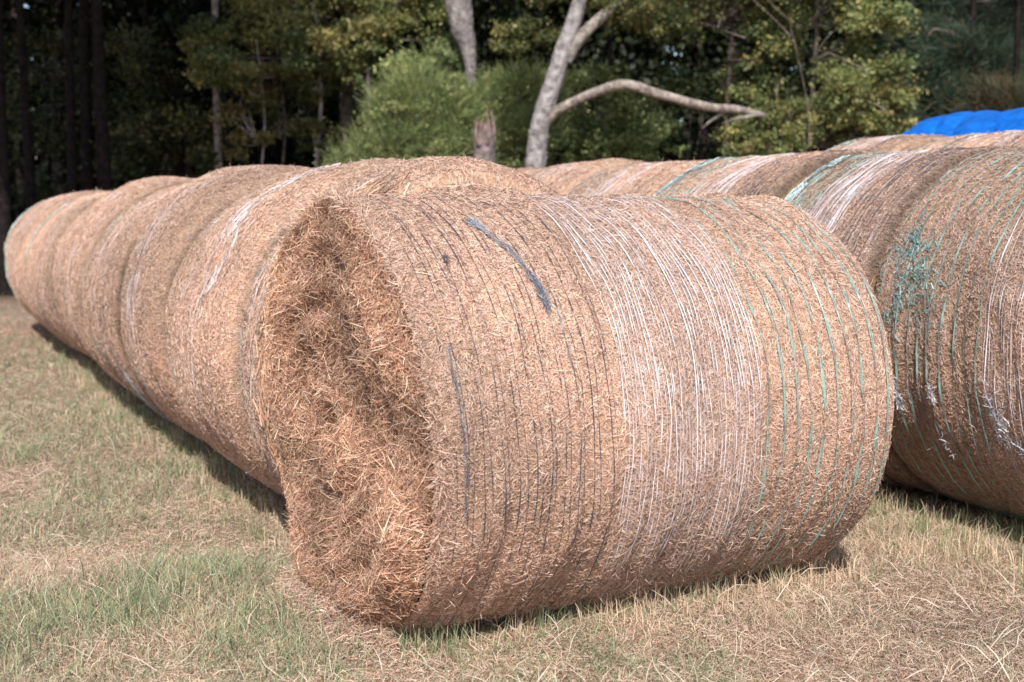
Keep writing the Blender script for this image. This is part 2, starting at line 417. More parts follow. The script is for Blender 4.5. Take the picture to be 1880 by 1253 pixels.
k = 1.06; dl = 2.1*k; zl = H_CAM*(1-k)
Zs = [4.68, 5.22, 6.35, 7.25, 8.3, 9.95, 11.9, 14.0]
Rl = [.765, .782, .79, .785, .79, .757, .757]
nl = [110000, 100000, 75000, 64000, 60000, 50000, 44000]
lab = ['round bale right behind the front bale, orange loose hay at its near end',
       'round bale second from the near end of the left row, with a lilac net band',
       'round bale third from the near end of the left row',
       'narrow round bale in the middle of the left row, torn net at its base',
       'round bale fourth from the far end of the left row, with a humped top',
       'second last round bale at the far end of the left row',
       'last round bale at the far left end of the left row, beside the dark woods']
lab[4] = 'round bale third from the far end of the left row, after the dark seam'
def last_extra(B, s):
    B.snag(s, [(.10, -.4), (.12, -1.0), (.1, -1.5), (.12, -2.2)], (.66, .40, .26), 1300, spread=.06, rand=.3, l=(.04, .12), w=.004)
def band(c, t, a, b, n=1200, sp=.03, w=.003):
    return lambda B, s: B.snag(s, [(t, a), (t+.02, (a+b)/2), (t, b)], c, n, spread=sp, rand=.15, l=(.04, .12), w=w, lift=.012)
ex = [last_extra, band((.72, .62, .6), .35, -.3, -1.3, 380, .07), None, band((.45, .47, .5), .1, -2.0, -2.5, 500), None, band(PALE, .90, -.5, -1.3, 500, .05), band(PALE, .85, -.5, -2.0, 600, .06)]
for i in range(7):
    row_bale(dl, Zs[i]*k, Zs[i+1]*k, Rl[i]*k, zl, lab[i], nl[i], 100+i*10, rnd=[(.15, .22), (.22, .30), (.30, .10), (.10, .11), (.10, .28), (.26, .28), (.22, .2)][i], lw=.7+.08*i, wid=(.0018+.0002*i, .0030+.0003*i), extra=ex[i], dx=[.07, .045, .02, 0, 0, 0, 0][i], tone=[.93, 1.03, .97, .94, 1.03, .96, 1.0][i], yaw=[0, .015, -.02, .02, -.01, .02, .01][i], kd=.003 if i else .001, netk=.25, step=120)

def a1_extra(B, s):
    B.snag(s, [(.93, -.95), (.90, -1.1), (.93, -1.3), (.90, -1.45)], (.18, .34, .34), 420, spread=.055, rand=.7, l=(.01, .05), w=.003)
    B.snag(s, [(.90, -1.0), (.86, -1.2), (.80, -1.4)], (.2, .4, .38), 240, spread=.05, rand=.7, l=(.01, .05), w=.0025)
    B.snag(s, [(.93, -1.72), (.91, -1.80), (.90, -1.92)], (.75, .75, .8), 230, spread=.012, rand=.8, l=(.01, .05), w=.0025, lift=.014)
    B.snag(s, [(.80, -1.75), (.79, -1.9), (.80, -2.05), (.79, -2.25)], (.75, .75, .8), 300, spread=.008, rand=.7, l=(.01, .05), w=.0025, lift=.014)
    B.snag(s, [(.66, -1.75), (.63, -1.9), (.58, -2.0)], (.6, .62, .68), 330, spread=.04, rand=1.2, l=(.01, .06), w=.002, lift=.014)
    B.snag(s, [(.52, -1.3), (.50, -1.55), (.52, -1.75), (.45, -1.9)], (.07, .08, .11), 1800, spread=.02, rand=.5, l=(.02, .07), w=.003, lift=.012)
ZA = [3.95, 5.70, 6.5, 7.5, 8.5, 9.6, 10.9, 12.4]
RA = [.825, .815, .835, .84, .84, .84, .84]
nA = [170000, 100000, 64000, 44000, 34000, 26000, 20000]
labA = ['big round bale at the right edge with teal and black strands and torn white net',
        'round bale behind the front bale, white net stripes, left of the big right edge bale',
        'round bale behind the top right of the front bale, under the olive shrub',
        'round bale whose top shows above the middle of the front bale',
        'round bale top under the fallen pale limb, behind the front bale',
        'round bale top right of the foot of the leaning pale tree',
        'farthest round bale top directly at the foot of the leaning pale tree']
for i in range(7):
    row_bale(5.05, ZA[i], ZA[i+1], RA[i], .0, labA[i], nA[i], 300+i*10, lw=.95 if i == 0 else 1.1, rnd=[.05, .06, .08, .12, .18, .2, .2][i], wid=(.0017+.0003*i, .0028+.0004*i), extra=a1_extra if i == 0 else (band((.5, .62, .62), .93, -.3, -1.4, 900) if i in (1, 2) else None),
             yaw=[.0, .02, -.02, .015, -.01, .01, 0][i], kd=-.002 if i < 3 else .002, step=160, netk=1 if i < 3 else .6, tone=[.86, .95, .97, 1, 1, 1, 1][i])
ZB = [4.8, 6.0, 7.2, 8.3, 9.15]
labB = ['round bale of the back row at the right edge, below the blue tarp',
        'round bale of the back row under the middle of the blue tarp',
        'round bale of the back row below the left end of the blue tarp',
        'end bale of the back row, left of the blue tarp']
for i in range(1, 4):
    row_bale(7.0, ZB[i], ZB[i+1], .83, .17+.01*i, labB[i], 12000, 500+i*10, lw=1.6, wid=(.0034, .0052), kd=.002, netk=.6)

# ------------------------------------------------------------------ blue tarp over the stack at the back
def tarp():
    so = Soup(); L = 5.2; nt, na = 360, 200
    f = vnoise(41, [2.2, 1.5], 3); f2 = vnoise(42, [7, 3], 2)
    s = np.linspace(0, 1, nt); a = np.linspace(-1.9, 1.9, na)
    S, A = np.meshgrid(s, a, indexing='ij')
    x = S*L; rr = .90+.02*f(x, A)
    # wrinkles: sharp folds hanging from the ridge
    w = np.abs(np.sin(x*4.6+A*2.6+1.2*f(x*.6, A)))**.6; w2 = np.abs(np.sin(x*9.3-A*4.2+1.6*f2(x*.3, A*.4)))**.7
    rr = rr-.05*(1-w)*np.clip(np.abs(A), .45, 1)-.04*(1-w2)*np.clip(np.abs(A), .4, 1)+.02
    e = np.clip((.16-(L-x))/.16, 0, 1); rr = rr*(1-.22*(1-np.sqrt(np.maximum(1-e*e, 0))))
    P = np.stack([x-L, -rr*np.sin(A), .82+rr*np.cos(A)], -1)
    so.grid(P, np.array([.003, .15, .62])*(1+.06*f(x, A))[..., None])
    # closed far end
    E = P[-1]; c = np.array([.06, 0, .8]); rho = np.linspace(0, 1, 12)[:, None, None]
    so.grid(c+(E-c)[None]*rho+np.array([.05, 0, 0])*(1-rho**2), np.array([.003, .15, .62]))
    Z = 11.08; x0 = 9.2-VPT*Z
    M = mat('tarp_sheet', rough=.45, spec=.4, nscale=7, namt=.3, bump=.05, bscale=7, stretch=(1, 1, 2.5))
    o = so.build('tarp', M, None, smooth=True, origin=(0, 0, 0))
    o.location = (x0, Z, .39); o.rotation_euler = (0, 0, PI/2+RD)
    tag(o, 'bright blue wrinkled tarp draped over the stack behind the bales at the right', 'tarp')
tarp()

# ------------------------------------------------------------------ ground
def make_ground():
    xs = np.concatenate([np.linspace(-400, -30, 14), np.linspace(-28, 28, 225), np.linspace(30, 400, 14)])
    ys = np.concatenate([np.linspace(-60, 0, 8), np.linspace(.5, 34, 200), np.linspace(36, 700, 30)])
    X, Y = np.meshgrid(xs, ys, indexing='ij'); Z = ground_z(X, Y)
    n1 = vnoise(5, [.8, .8], 4); m = sm(n1(X, Y)*.5+.5)[..., None]
    col = np.array([.46, .30, .235])*(1-m)+np.array([.38, .28, .20])*m
    wood_shade = sm((Y-17)/4)[..., None]; col = col*(1-wood_shade)+np.array([.045, .035, .02])*wood_shade  # shade of the woods painted into the ground colour
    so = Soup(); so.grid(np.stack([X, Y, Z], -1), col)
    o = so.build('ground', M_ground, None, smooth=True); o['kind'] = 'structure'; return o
make_ground()

def fld(n, g, zmin=3.0, zmax=21, p=1.0):
    # world positions, denser near the foreground
    u = g.uniform(0, 1, n); y = 1/((1/zmin)*(1-u)+(1/zmax)*u)
    x = g.uniform(-.70, .62, n)*y
    return x, y
patch = vnoise(900, [1.1, 1.1], 4); patch2 = vnoise(901, [2.6, 2.6], 3); dryp = vnoise(902, [.7, .9], 3)
def inside(x, y):
    # footprints of the bales (contact strips), where no grass stands
    c, s = math.cos(ang), math.sin(ang); dx, dy = x-mc[0], y-mc[1]
    a = dx*c+dy*s; b = -dx*s+dy*c
    m = (np.abs(a) < .83) & (np.abs(b) < .20)
    q = (x-(dl-VPT*y))*math.cos(RD); m |= (np.abs(q) < .3) & (y > 5) & (y < 15)
    q = (x-(5.05-VPT*y))*math.cos(RD); m |= (np.abs(q) < .3) & (y < 12.4)
    # ground hidden in the middle of the rows needs no blades
    u = x+VPT*y; m |= (u > dl+.9) & (y > 6.3)
    return m
def grass():
    c0, s0 = math.cos(ang), math.sin(ang)
    g = np.random.default_rng(33)
    n = 520000
    x, y = fld(n, g)
    k = ~inside(x, y); x, y = x[k], y[k]
    green = sm(.30+.15*patch(x, y)+.28*patch2(x, y)+.15*sm((-x-.5)/1.0)+.3*sm((-x-2.2)/1.5)*sm((y-6)/3)+.35*sm((-x-1.6)/2)*sm((y-6)/5)-.12*sm((x-.6)/1.5))
    keep = g.uniform(0, 1, len(x)) < .35+.65*sm(.55+.4*patch2(x*1.3, y*1.3)+.25*green)
    x, y, green = x[keep], y[keep], green[keep]; n = len(x)
    isg = g.uniform(0, 1, n) < .05+green*.55
    h = np.where(isg, g.uniform(.02, .075, n), g.uniform(.015, .055, n))*g.choice([.7, 1, 1, 1.4, 2.1], n, p=[.25, .3, .25, .15, .05])*(1+.25*patch(x*2, y*2))
    h = np.maximum(h, .012)
    # clumps: lean direction partly shared
    ld = g.uniform(0, 2*PI, n)
    lean = np.abs(g.normal(0, .6, n))+np.where(isg, .25, .6)
    d = np.stack([np.cos(ld), np.sin(ld), 0*x], -1)
    B = np.stack([x, y, ground_z(x, y)-.004], -1); up = np.array([0, 0, 1.])
    P1 = B+(up*.55+d*lean[:, None]*.3)*h[:, None]
    P2 = P1+(up*(.5-.3*lean[:, None])+d*lean[:, None]*.7)*h[:, None]
    P2[:, 2] = np.maximum(P2[:, 2], B[:, 2]+.008)
    a = g.uniform(0, PI, n); S = np.stack([np.cos(a), np.sin(a)*.5, 0*a], -1)
    w = np.where(isg, .0030, .0022)*g.uniform(.6, 1.3, n)*np.clip(y/5.0, 1, 2.6)
    G = np.array([[.26, .33, .17], [.34, .39, .21], [.44, .45, .26], [.18, .26, .15]])[g.integers(0, 4, n)]
    D = np.array([[.86, .66, .47], [.75, .54, .39], [.92, .77, .57], [.62, .42, .29], [.78, .65, .44]])[g.integers(0, 5, n)]
    far = sm((y-7)/7)[:, None]
    col = np.where(isg[:, None], G*(1-.15*far), D)*g.uniform(.7, 1.2, (n, 1))
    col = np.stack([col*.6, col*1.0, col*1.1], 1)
    so = Soup(); so.ribbons(np.stack([B, P1, P2], 1), S[:, None], w, np.clip(col, 0, 1), [1, .8, .15])
    # long pale stalks
    n = 5000; x, y = fld(n, g, 3.0, 12); k = ~inside(x, y); x, y = x[k], y[k]; n = len(x); l = g.uniform(.06, .17, n)[:, None]; a = g.uniform(0, 2*PI, n)
    d = nrm(np.stack([np.cos(a), np.sin(a), g.uniform(.05, 1.3, n)], -1)); B = np.stack([x, y, ground_z(x, y)], -1); m = g.normal(0, .2, (n, 3))
    P = np.stack([B, B+(d+m*.5)*l*.5, B+d*l-np.array([0, 0, .15])*l], 1); P[..., 2] = np.maximum(P[..., 2], B[:, None, 2]+.006)
    so.ribbons(P, nrm(np.cross(d, g.normal(0, 1, (n, 3))))[:, None], g.uniform(.002, .0035, n), np.array([.92, .78, .62])*g.uniform(.7, 1, (n, 1)), [1, .9, .3])
    o = so.build('grass', M_grass); tag(o, 'short dry pasture grass with patches of green blades', 'grass', kind='stuff')
    # flat thatch
    n = 430000; x, y = fld(n, g, 3.0, 16); k = ~inside(x, y); x, y = x[k], y[k]; n = len(x)
    l = g.uniform(.015, .06, n)*g.uniform(.7, 1.4, n); a = g.uniform(0, 2*PI, n); zz = ground_z(x, y)+g.uniform(0, .016, n)
    d = np.stack([np.cos(a), np.sin(a), g.normal(0, .22, n)], -1); B = np.stack([x, y, zz], -1); m = g.normal(0, .15, (n, 3)); m[:, 2] = np.abs(m[:, 2])
    P = np.stack([B-d*l[:, None]*.5, B+m*l[:, None], B+d*l[:, None]*.5], 1)
    S = nrm(np.cross(d, nrm(np.array([0, 0, 1.])+g.normal(0, .5, (n, 3)))))
    col = np.array([[.75, .55, .42], [.83, .65, .49], [.62, .42, .31], [.42, .26, .18], [.90, .77, .62], [.60, .52, .36]])[g.choice(6, n, p=[.3, .22, .2, .13, .07, .08])]
    col = col*g.uniform(.8, 1.15, (n, 1))*(1+.12*dryp(x, y))[:, None]
    so = Soup(); so.ribbons(P, S[:, None], g.uniform(.0018, .0032, n)*np.clip(y/5, 1, 2.4), np.clip(col, 0, 1), [.7, 1, .4])
    o = so.build('dry_thatch', M_grass); tag(o, 'matted dry straw and dead grass lying between the blades', 'dead grass', kind='stuff')
    # loose hay fallen from the cut end
    n = 16000; a_ = -.85-np.abs(g.normal(0, .16, n)); b_ = g.uniform(-.75, .75, n)*g.uniform(.3, 1, n)-.05; hh = np.exp(-((a_+.85)/.17)**2)*.12*np.exp(-(b_/.45)**2)
    x = mc[0]+a_*c0-b_*s0; y = mc[1]+a_*s0+b_*c0; B = np.stack([x, y, ground_z(x, y)+hh*g.uniform(.0, 1, n)+.004], -1)
    l = g.uniform(.02, .07, n)[:, None]; a = g.uniform(0, 2*PI, n); d = np.stack([np.cos(a), np.sin(a), g.normal(0, .3, n)], -1)
    P = np.stack([B-d*l*.5, B+np.abs(g.normal(0, .1, (n, 3)))*l, B+d*l*.5], 1)
    so = Soup(); so.ribbons(P, nrm(np.cross(d, nrm(np.array([0, 0, 1.])+g.normal(0, .5, (n, 3)))))[:, None], g.uniform(.0016, .0028, n), hay_cols(n, g), [.7, 1, .4])
    o = so.build('loose_hay', M_hay); tag(o, 'loose hay fallen on the grass below the cut end of the front bale', 'hay', kind='stuff')
    # taller tufts along the foot of the front bale and the right hand row
    so = Soup(); P0 = []
    c, s = math.cos(ang), math.sin(ang)
    for _ in range(130):
        a_ = g.uniform(-.85, 1.0); b_ = g.uniform(-.52, -.30); P0.append((mc[0]+a_*c-b_*s, mc[1]+a_*s+b_*c, g.uniform() < (.5 if a_ < -.2 else .25)))
    for _ in range(200):
        yy = g.uniform(3.9, 6.2); P0.append((5.05-VPT*yy-g.uniform(.55, 1.1), yy, g.uniform() < .6))
    for _ in range(220):
        yy = g.uniform(5.0, 11.5); P0.append((dl-VPT*yy-g.uniform(.5, .8), yy, g.uniform() < .5))
    for (tx, ty, gr) in P0:
        m = int(g.integers(4, 18)); sp = g.uniform(.015, .07); x = tx+g.normal(0, sp, m); y = ty+g.normal(0, sp, m)
        h = g.uniform(.04, .13, m)*(1.0 if gr else .95); ld = g.uniform(0, 2*PI, m); lean = np.abs(g.normal(.2, .5, m))
        d = np.stack([np.cos(ld), np.sin(ld), 0*x], -1); B = np.stack([x, y, ground_z(x, y)-.004], -1); up = np.array([0, 0, 1.])
        P1 = B+(up*.6+d*lean[:, None]*.2)*h[:, None]; P2 = P1+(up*(.5-.2*lean[:, None])+d*lean[:, None]*.6)*h[:, None]
        aa = g.uniform(0, PI, m); S = np.stack([np.cos(aa), np.sin(aa)*.5, 0*aa], -1)
        cc = np.array([[.20, .27, .13], [.28, .33, .17]])[g.integers(0, 2, m)] if gr else np.array([[.80, .62, .44], [.66, .48, .33]])[g.integers(0, 2, m)]
        so.ribbons(np.stack([B, P1, P2], 1), S[:, None], g.uniform(.002, .004, m), cc*g.uniform(.8, 1.2, (m, 1)), [1, .8, .12])
    o = so.build('grass_tufts', M_grass); tag(o, 'longer grass tufts left standing along the foot of the bales', 'grass', kind='stuff')
grass()

# ------------------------------------------------------------------ trees
def at(px, Z): return (px-940)/F*Z
def hz(py, Z): return H_CAM+(378-py)/F*Z
OLIVE = np.array([[.135, .15, .055], [.18, .18, .065], [.10, .125, .045], [.24, .21, .08], [.075, .10, .04]])
GREEN = np.array([[.13, .165, .065], [.17, .20, .08], [.09, .12, .05], [.25, .26, .11]])
GOLD = np.array([[.22, .19, .07], [.28, .23, .09], [.16, .16, .06], [.22, .15, .06]])
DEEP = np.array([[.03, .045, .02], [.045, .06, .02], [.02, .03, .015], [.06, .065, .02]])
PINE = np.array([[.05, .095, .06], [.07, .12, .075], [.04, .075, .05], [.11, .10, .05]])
BARK_P = (.42, .37, .35); BARK_D = (.024, .018, .017); BARK_M = (.22, .18, .16)

def cloud(so, g, c, r, n, size, pal, clumps=40, tight=.22, shell=.5, asp=.6, droop=0.):
    c = np.asarray(c, float); r = np.asarray(r, float)
    d = nrm(g.normal(0, 1, (clumps, 3))); q = g.uniform(shell, 1, (clumps, 1))**.6
    cc = c+d*q*r*np.array([1, 1, 1]); cs = tight*r.mean()*g.uniform(.5, 1.4, clumps)
    i = g.integers(0, clumps, n)
    P = cc[i]+g.normal(0, 1, (n, 3))*cs[i][:, None]*np.array([1, 1, .6])
    ct = g.uniform(.65, 1.25, (clumps, 1))
    col = pal[(g.integers(0, len(pal), clumps)[i]+(g.uniform(0, 1, n) < .4)*g.integers(0, len(pal), n)) % len(pal)]*ct[i]*g.uniform(.75, 1.25, (n, 1))
    so.leaves(P, size, np.clip(col, 0, 1), g, asp=asp)
    return cc
def branches(so, g, root, tips, r0, col):
    for t in tips:
        m = (np.asarray(root)+t)/2+g.normal(0, .12, 3); m[2] += .1
        so.tube([root, m, t], [r0, r0*.6, r0*.2], col, sides=5, bump=.1, seed=int(g.integers(1e6)))

def tree(name, label, cat, px, Z, tops, trunk_r, bark, crowns, pal, leaf=.09, group=None, lean=0., n_mul=1., seed=0, tube_pts=None, asp=.6, parts=('trunk', 'crown')):
    """crowns: (px, py, rx, rz, n) blobs given where they stand at depth Z (+ry)"""
    g = np.random.default_rng(seed+1000); x = at(px, Z); gz = float(ground_z(x, Z))
    o = thing(name, label, cat, (x, Z, gz), 0, group)
    so = Soup(); top = tops
    pts = tube_pts if tube_pts is not None else [(0, 0, -.1), (lean*.3, 0, top*.33), (lean*.6+.1, .1, top*.66), (lean, 0, top)]
    rr = np.linspace(1, .35, len(pts))*trunk_r; rr[0] *= 1.25
    if trunk_r > 0: so.tube(pts, rr, bark, sides=10, bump=.06, seed=seed)
    lf = Soup()
    for cr in crowns:
        cpx, cz, ry, rx, rz, n = cr[:6]
        cx = at(cpx, Z)-x
        cc = cloud(lf, g, (cx, cr[6] if len(cr) > 6 else 0, cz-gz), (rx, ry, rz), int(n*n_mul), leaf, pal, clumps=max(10, int(14*rx*rz)), asp=asp, tight=.20)
        sel = cc[g.choice(len(cc), min(7, len(cc)), replace=False)]
        zz = float(np.clip(cz-gz-rz*.6, .2, top)); f = zz/top
        branches(so, g, (lean*f, 0, zz), sel, max(.02, trunk_r*.3), bark)
    so.build(parts[0], M_bark, o, smooth=True)
    if crowns: lf.build(parts[1], M_leaf, o)
    return o

G1 = 'tall pines of the shaded woods on the left'
# dark pines on the left, crowns above the frame keep the woods in shade
left = [(10, 20, .12, 'thick dark pine trunk at the left edge of the photo'), (66, 21, .075, 'slim dark pine trunk, second from the left edge'),
        (138, 23, .085, 'dark pine trunk, third from the left edge'), (168, 25, .12, 'dark pine trunk close behind two others in the shaded woods'),
        (201, 21.5, .11, 'wide dark pine trunk, fifth from the left edge'), (272, 27, .06, 'thin dark trunk in the shade, left of the pale pole trunk')]
for i, (px, Z, r, lb) in enumerate(left):
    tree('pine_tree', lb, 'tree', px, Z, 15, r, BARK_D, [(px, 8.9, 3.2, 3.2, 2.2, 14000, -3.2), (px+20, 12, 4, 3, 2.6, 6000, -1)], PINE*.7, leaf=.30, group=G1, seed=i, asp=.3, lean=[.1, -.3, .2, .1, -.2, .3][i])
# pale pole trunk
tree('pine_tree', 'straight pale grey trunk rising like a pole left of the leafy crown', 'tree', 407, 24, 15, .078, BARK_P, [(330, 11.5, 3, 3.0, 2.4, 7000, .5)], PINE*.8, leaf=.28, group=None, seed=21, asp=.3)
# understory in the left woods, its shade put into dimmed leaf colours
und = [(60, 27, [(50, 2.6, 1, 1.2, 1.3, 2200), (90, 4.4, 1, .9, .9, 1200)], 'bushy sapling in gaps between the dark left trunks', OLIVE*.5),
       (250, 26, [(235, 3.8, 1, 1.1, 1.3, 2400), (290, 2.8, 1, 1, 1.0, 1600)], 'dim sapling with yellow green leaves in the shaded woods', OLIVE*.55),
       (330, 24.5, [(320, 2.5, 1, 1.5, .9, 3600), (270, 4.2, 1, .6, .5, 700)], 'low leafy bush above the far left bales, beside the pale pole trunk', OLIVE*.8)]
for i, (px, Z, cr, lb, pal) in enumerate(und):
    tree('sapling', lb, 'tree', px, Z, 3.6, .04, BARK_D, cr, pal, leaf=.11, seed=40+i)
# large olive crown hanging from the top of the frame
tree('broadleaf_tree', 'broad olive leafy tree hanging over the left row from the top', 'tree', 640, 25, 9, .16, BARK_M,
     [(520, 4.0, .5, 1.1, .45, 8000, -1.6), (510, 4.8, .5, 1.3, .5, 9000, -.9), (430, 4.1, .5, .6, .45, 4000, -1.6), (640, 4.3, .5, 1.2, .5, 9000, -1.3), (650, 5.1, .6, 1.4, .5, 8000, -.5), (750, 4.9, .6, .9, .6, 7000, -.6), (700, 3.7, .4, .6, .3, 2500, -1.2), (600, 6.2, 1.2, 2.4, .8, 8000, 1.3), (640, 8.0, 1.6, 2.8, 1.2, 8000, 2.6)], OLIVE*1.7, leaf=.095, seed=60)
# golden brown small trees under it
tree('sapling', 'thin yellowing sapling with golden leaves right of the pale pole trunk', 'tree', 480, 23.5, 4.2, .035, BARK_P, [(470, 2.9, .6, .55, .7, 2400), (500, 3.6, .6, .45, .4, 1300)], GOLD, leaf=.075, seed=70)
tree('sapling', 'thin sapling with light green top, left of the feathery bush', 'tree', 517, 24, 4.0, .035, BARK_M, [(540, 3.1, .6, .6, .7, 2200)], OLIVE*1.1, leaf=.075, seed=71)
tree('sapling', 'slender pale grey stem with sparse leaves below the olive crown', 'tree', 584, 24, 5, .06, BARK_P, [(585, 3.7, .6, .55, .35, 900), (600, 2.6, .5, .5, .35, 900)], OLIVE, leaf=.075, seed=72)
tree('dead_tree', 'short pale broken stem at the left foot of the feathery bush', 'dead tree', 632, 23.6, 3.1, .07, (.16, .13, .12), [], OLIVE, seed=73, tube_pts=[(0, 0, 0), (0, 0, 1), (.03, 0, 2.0), (.06, 0, 2.5)])
tree('dead_tree', 'small dead snag with a side stub, left of the feathery bush', 'dead tree', 680, 22.8, 3.0, .07, BARK_M, [], OLIVE, seed=74, tube_pts=[(0, 0, 0), (-.03, 0, 1), (.02, 0, 2.4), (.0, 0, 3.4)])

# feathery green bushes
def bush(label, px, Z, cr, pal, seed, leaf=.055, frond=3200, fl=.5, spread=1.6):
    g = np.random.default_rng(seed); x = at(px, Z); gz = float(ground_z(x, Z))
    o = thing('bush', label, 'bush', (x, Z, gz)); lf = Soup(); st = Soup()
    for (cpx, cz, ry, rx, rz, n) in cr:
        cx = at(cpx, Z)-x
        cloud(lf, g, (cx, 0, cz-gz), (rx*1.08, ry, rz*1.08), int(n*1.1), leaf, pal, clumps=30, tight=.17, asp=.45)
        m = int(frond*rx*rz)
        d = nrm(g.normal(0, 1, (m, 3))*np.array([1, .8, .6])+np.array([0, 0, .5])); q = g.uniform(.35, 1.0, (m, 1))
        B = np.array([cx, 0, cz-gz])+d*q*np.array([rx, ry, rz]); l = g.uniform(.5, 1, (m, 1))*fl
        d2 = nrm(d*.8+np.array([0, 0, .6])+g.normal(0, .35, (m, 3))); P = np.stack([B, B+d2*l*.5, B+d2*l+np.array([0, 0, -.05])], 1)
        col = pal[g.integers(0, len(pal), m)]*g.uniform(.8, 1.5, (m, 1))
        lf.ribbons(P, nrm(np.cross(d2, g.normal(0, 1, (m, 3))))[:, None], np.full(m, .010), np.clip(col, 0, 1), [.6, 1, .1])
        for _ in range(5):
            st.tube([(cx*.3, 0, 0), (cx*.7+g.normal(0, .1), 0, (cz-gz)*.5), (cx+g.normal(0, rx*.4), g.normal(0, .2), cz-gz+rz*.4)], [.03, .02, .008], BARK_M, sides=5, seed=seed)
    st.build('stem', M_bark, o); lf.build('foliage', M_leaf, o); return o
bush('wide feathery green bush between the twisted grey trunk and the stump', 790, 22, [(720, 2.9, .6, .42, .55, 2600), (770, 3.2, .7, .5, .5, 3000), (745, 2.3, .7, .7, .5, 4200), (830, 2.9, .7, .55, .5, 3200), (800, 2.3, .7, .6, .5, 3600), (860, 2.4, .7, .5, .5, 3000), (690, 2.25, .6, .45, .35, 2200), (650, 2.0, .7, .4, .3, 1500), (710, 1.8, .7, .6, .4, 2500)], GREEN*1.6, 81)
bush('feathery green bush behind the leaning pale tree and the stump', 930, 22.6, [(905, 3.1, .6, .45, .5, 2500), (950, 3.3, .6, .5, .45, 2600), (930, 2.5, .7, .6, .5, 3400), (985, 2.6, .7, .5, .5, 2600), (890, 2.2, .7, .5, .5, 2200), (1000, 3.3, .5, .35, .35, 1300)], GREEN*1.6, 82)
bush('taller green shrub top in front of the twisted grey trunk', 800, 23.2, [(800, 3.7, .8, .7, .55, 5500), (840, 3.4, .8, .5, .4, 3000)], GREEN*1.9, 83, frond=500, leaf=.09)
bush('glossy green bush in the shade under the arching limb', 1090, 23.4, [(1090, 3.3, .8, .8, .6, 4600), (1120, 2.4, .8, .8, .5, 4200), (1180, 2.6, .8, .6, .5, 2600)], GREEN*1.8, 84, frond=300, leaf=.10)
# twisted grey dead trunk from the top
def custom(name, label, cat, px, Z, tubes, bark, leaves=None, group=None, part='trunk', M=M_bark):
    x = at(px, Z); gz = float(ground_z(x, Z)); o = thing(name, label, cat, (x, Z, gz), 0, group)
    for j, (nm, pts, rad, col) in enumerate(tubes):
        so = Soup(); pts = [(at(p[0], Z)-x, (p[2] if len(p) > 2 else 0), hz(p[1], Z)-gz) for p in pts]
        so.tube(pts, np.array(rad)/F*Z, col, sides=12, bump=.07, seed=j+int(px)); so.build(nm, M, o, smooth=True)
    return o
custom('dead_tree', 'twisted grey dead trunk coming down behind the feathery bush', 'dead tree', 870, 22.6,
       [('trunk', [(872, 520), (868, 400), (866, 230), (866, 150), (861, 95), (850, 60), (846, 20), (843, -60), (838, -260)], [14, 13, 10, 9, 15, 22, 23, 22, 16], (.30, .27, .27)),
        ('limb', [(858, 100, -.05), (843, 60, -.06), (830, 20, -.05), (826, -60, 0), (815, -200, .2)], [5, 7, 9, 9, 6], (.24, .21, .21))], BARK_P)
# leaning pale tree with the fork and the arching limb
lt = custom('leaning_tree', 'pale leaning forked tree with a long arching half fallen limb', 'tree', 985, 20.5,
       [('trunk', [(968, 560), (975, 400), (984, 290), (992, 225), (1014, 160), (1030, 105), (1050, 50), (1068, -10), (1088, -100), (1110, -230)], [30, 24, 19, 17.5, 17, 16.5, 15, 13.5, 11, 8], (.37, .34, .335)),
        ('fork_limb', [(1036, 118), (1058, 84), (1085, 55), (1120, 25), (1160, -10), (1210, -70)], [12, 11, 10, 9, 7, 5], (.34, .30, .27)),
        ('arching_limb', [(1000, 226), (1030, 203, -.1), (1085, 178, -.2), (1140, 164, -.3), (1200, 180, -.3), (1290, 202, -.2), (1350, 206, -.1), (1410, 221, 0)], [11, 9.5, 8, 9.5, 8.5, 7.5, 6.5, 4.5], (.38, .32, .28)),
        ('twig', [(1330, 205, -.1), (1300, 225, -.1), (1286, 238, 0)], [3, 2.5, 1], (.35, .31, .28)),
        ('twig', [(1390, 215, -.1), (1345, 222, -.1), (1320, 231, 0)], [3, 2.5, 1], (.35, .31, .28))], BARK_P)
g = np.random.default_rng(91); lf = Soup(); X0 = at(985, 20.5); G0 = float(ground_z(X0, 20.5))
for (px, py, r, n) in ((940, 75, .33, 1500), (990, 60, .28, 1300), (1130, 20, .4, 1400), (1180, 45, .4, 1300), (1070, -60, .9, 3000), (1180, -90, 1.1, 3500), (1000, -110, .9, 2500), (1090, -190, 1.3, 4000)):
    cloud(lf, g, (at(px, 20.5)-X0, .2, hz(py, 20.5)-G0), (r*1.3, r, r*.7), n, .07, OLIVE*1.15, clumps=16, tight=.25)
lf.build('crown', M_leaf, lt)
# stump
def stump():
    Z = 19.5; x = at(890, Z); gz = float(ground_z(x, Z)); o = thing('tree_stump', 'broken weathered tree stump with splintered top in front of the bushes', 'stump', (x, Z, gz))
    so = Soup(); g = np.random.default_rng(5); px = Z/F
    so.tube([(0, 0, 0), (-.02, 0, .7), (0, 0, 1.4), (0, 0, 1.85), (.01, 0, 2.05)], [.2, .19, .17, .155, .12], (.24, .195, .185), sides=14, bump=.13, seed=3)
    for i in range(26):
        a = g.uniform(0, 6.28); r = .12*g.uniform(.6, 1.1); h = g.uniform(.15, .45)+(.45 if abs(a-.3) < .7 or a > 5.8 else 0)*g.uniform(.4, 1)
        b = np.array([math.cos(a)*r, math.sin(a)*r, 1.8]); so.tube([b, b+np.array([g.normal(0, .02), 0, h*.5]), b+np.array([g.normal(0, .03), 0, h])], [.05, .035, .006], (.27, .19, .17), sides=5, bump=.2, seed=i)
    so.build('trunk', M_bark, o, smooth=False)
stump()
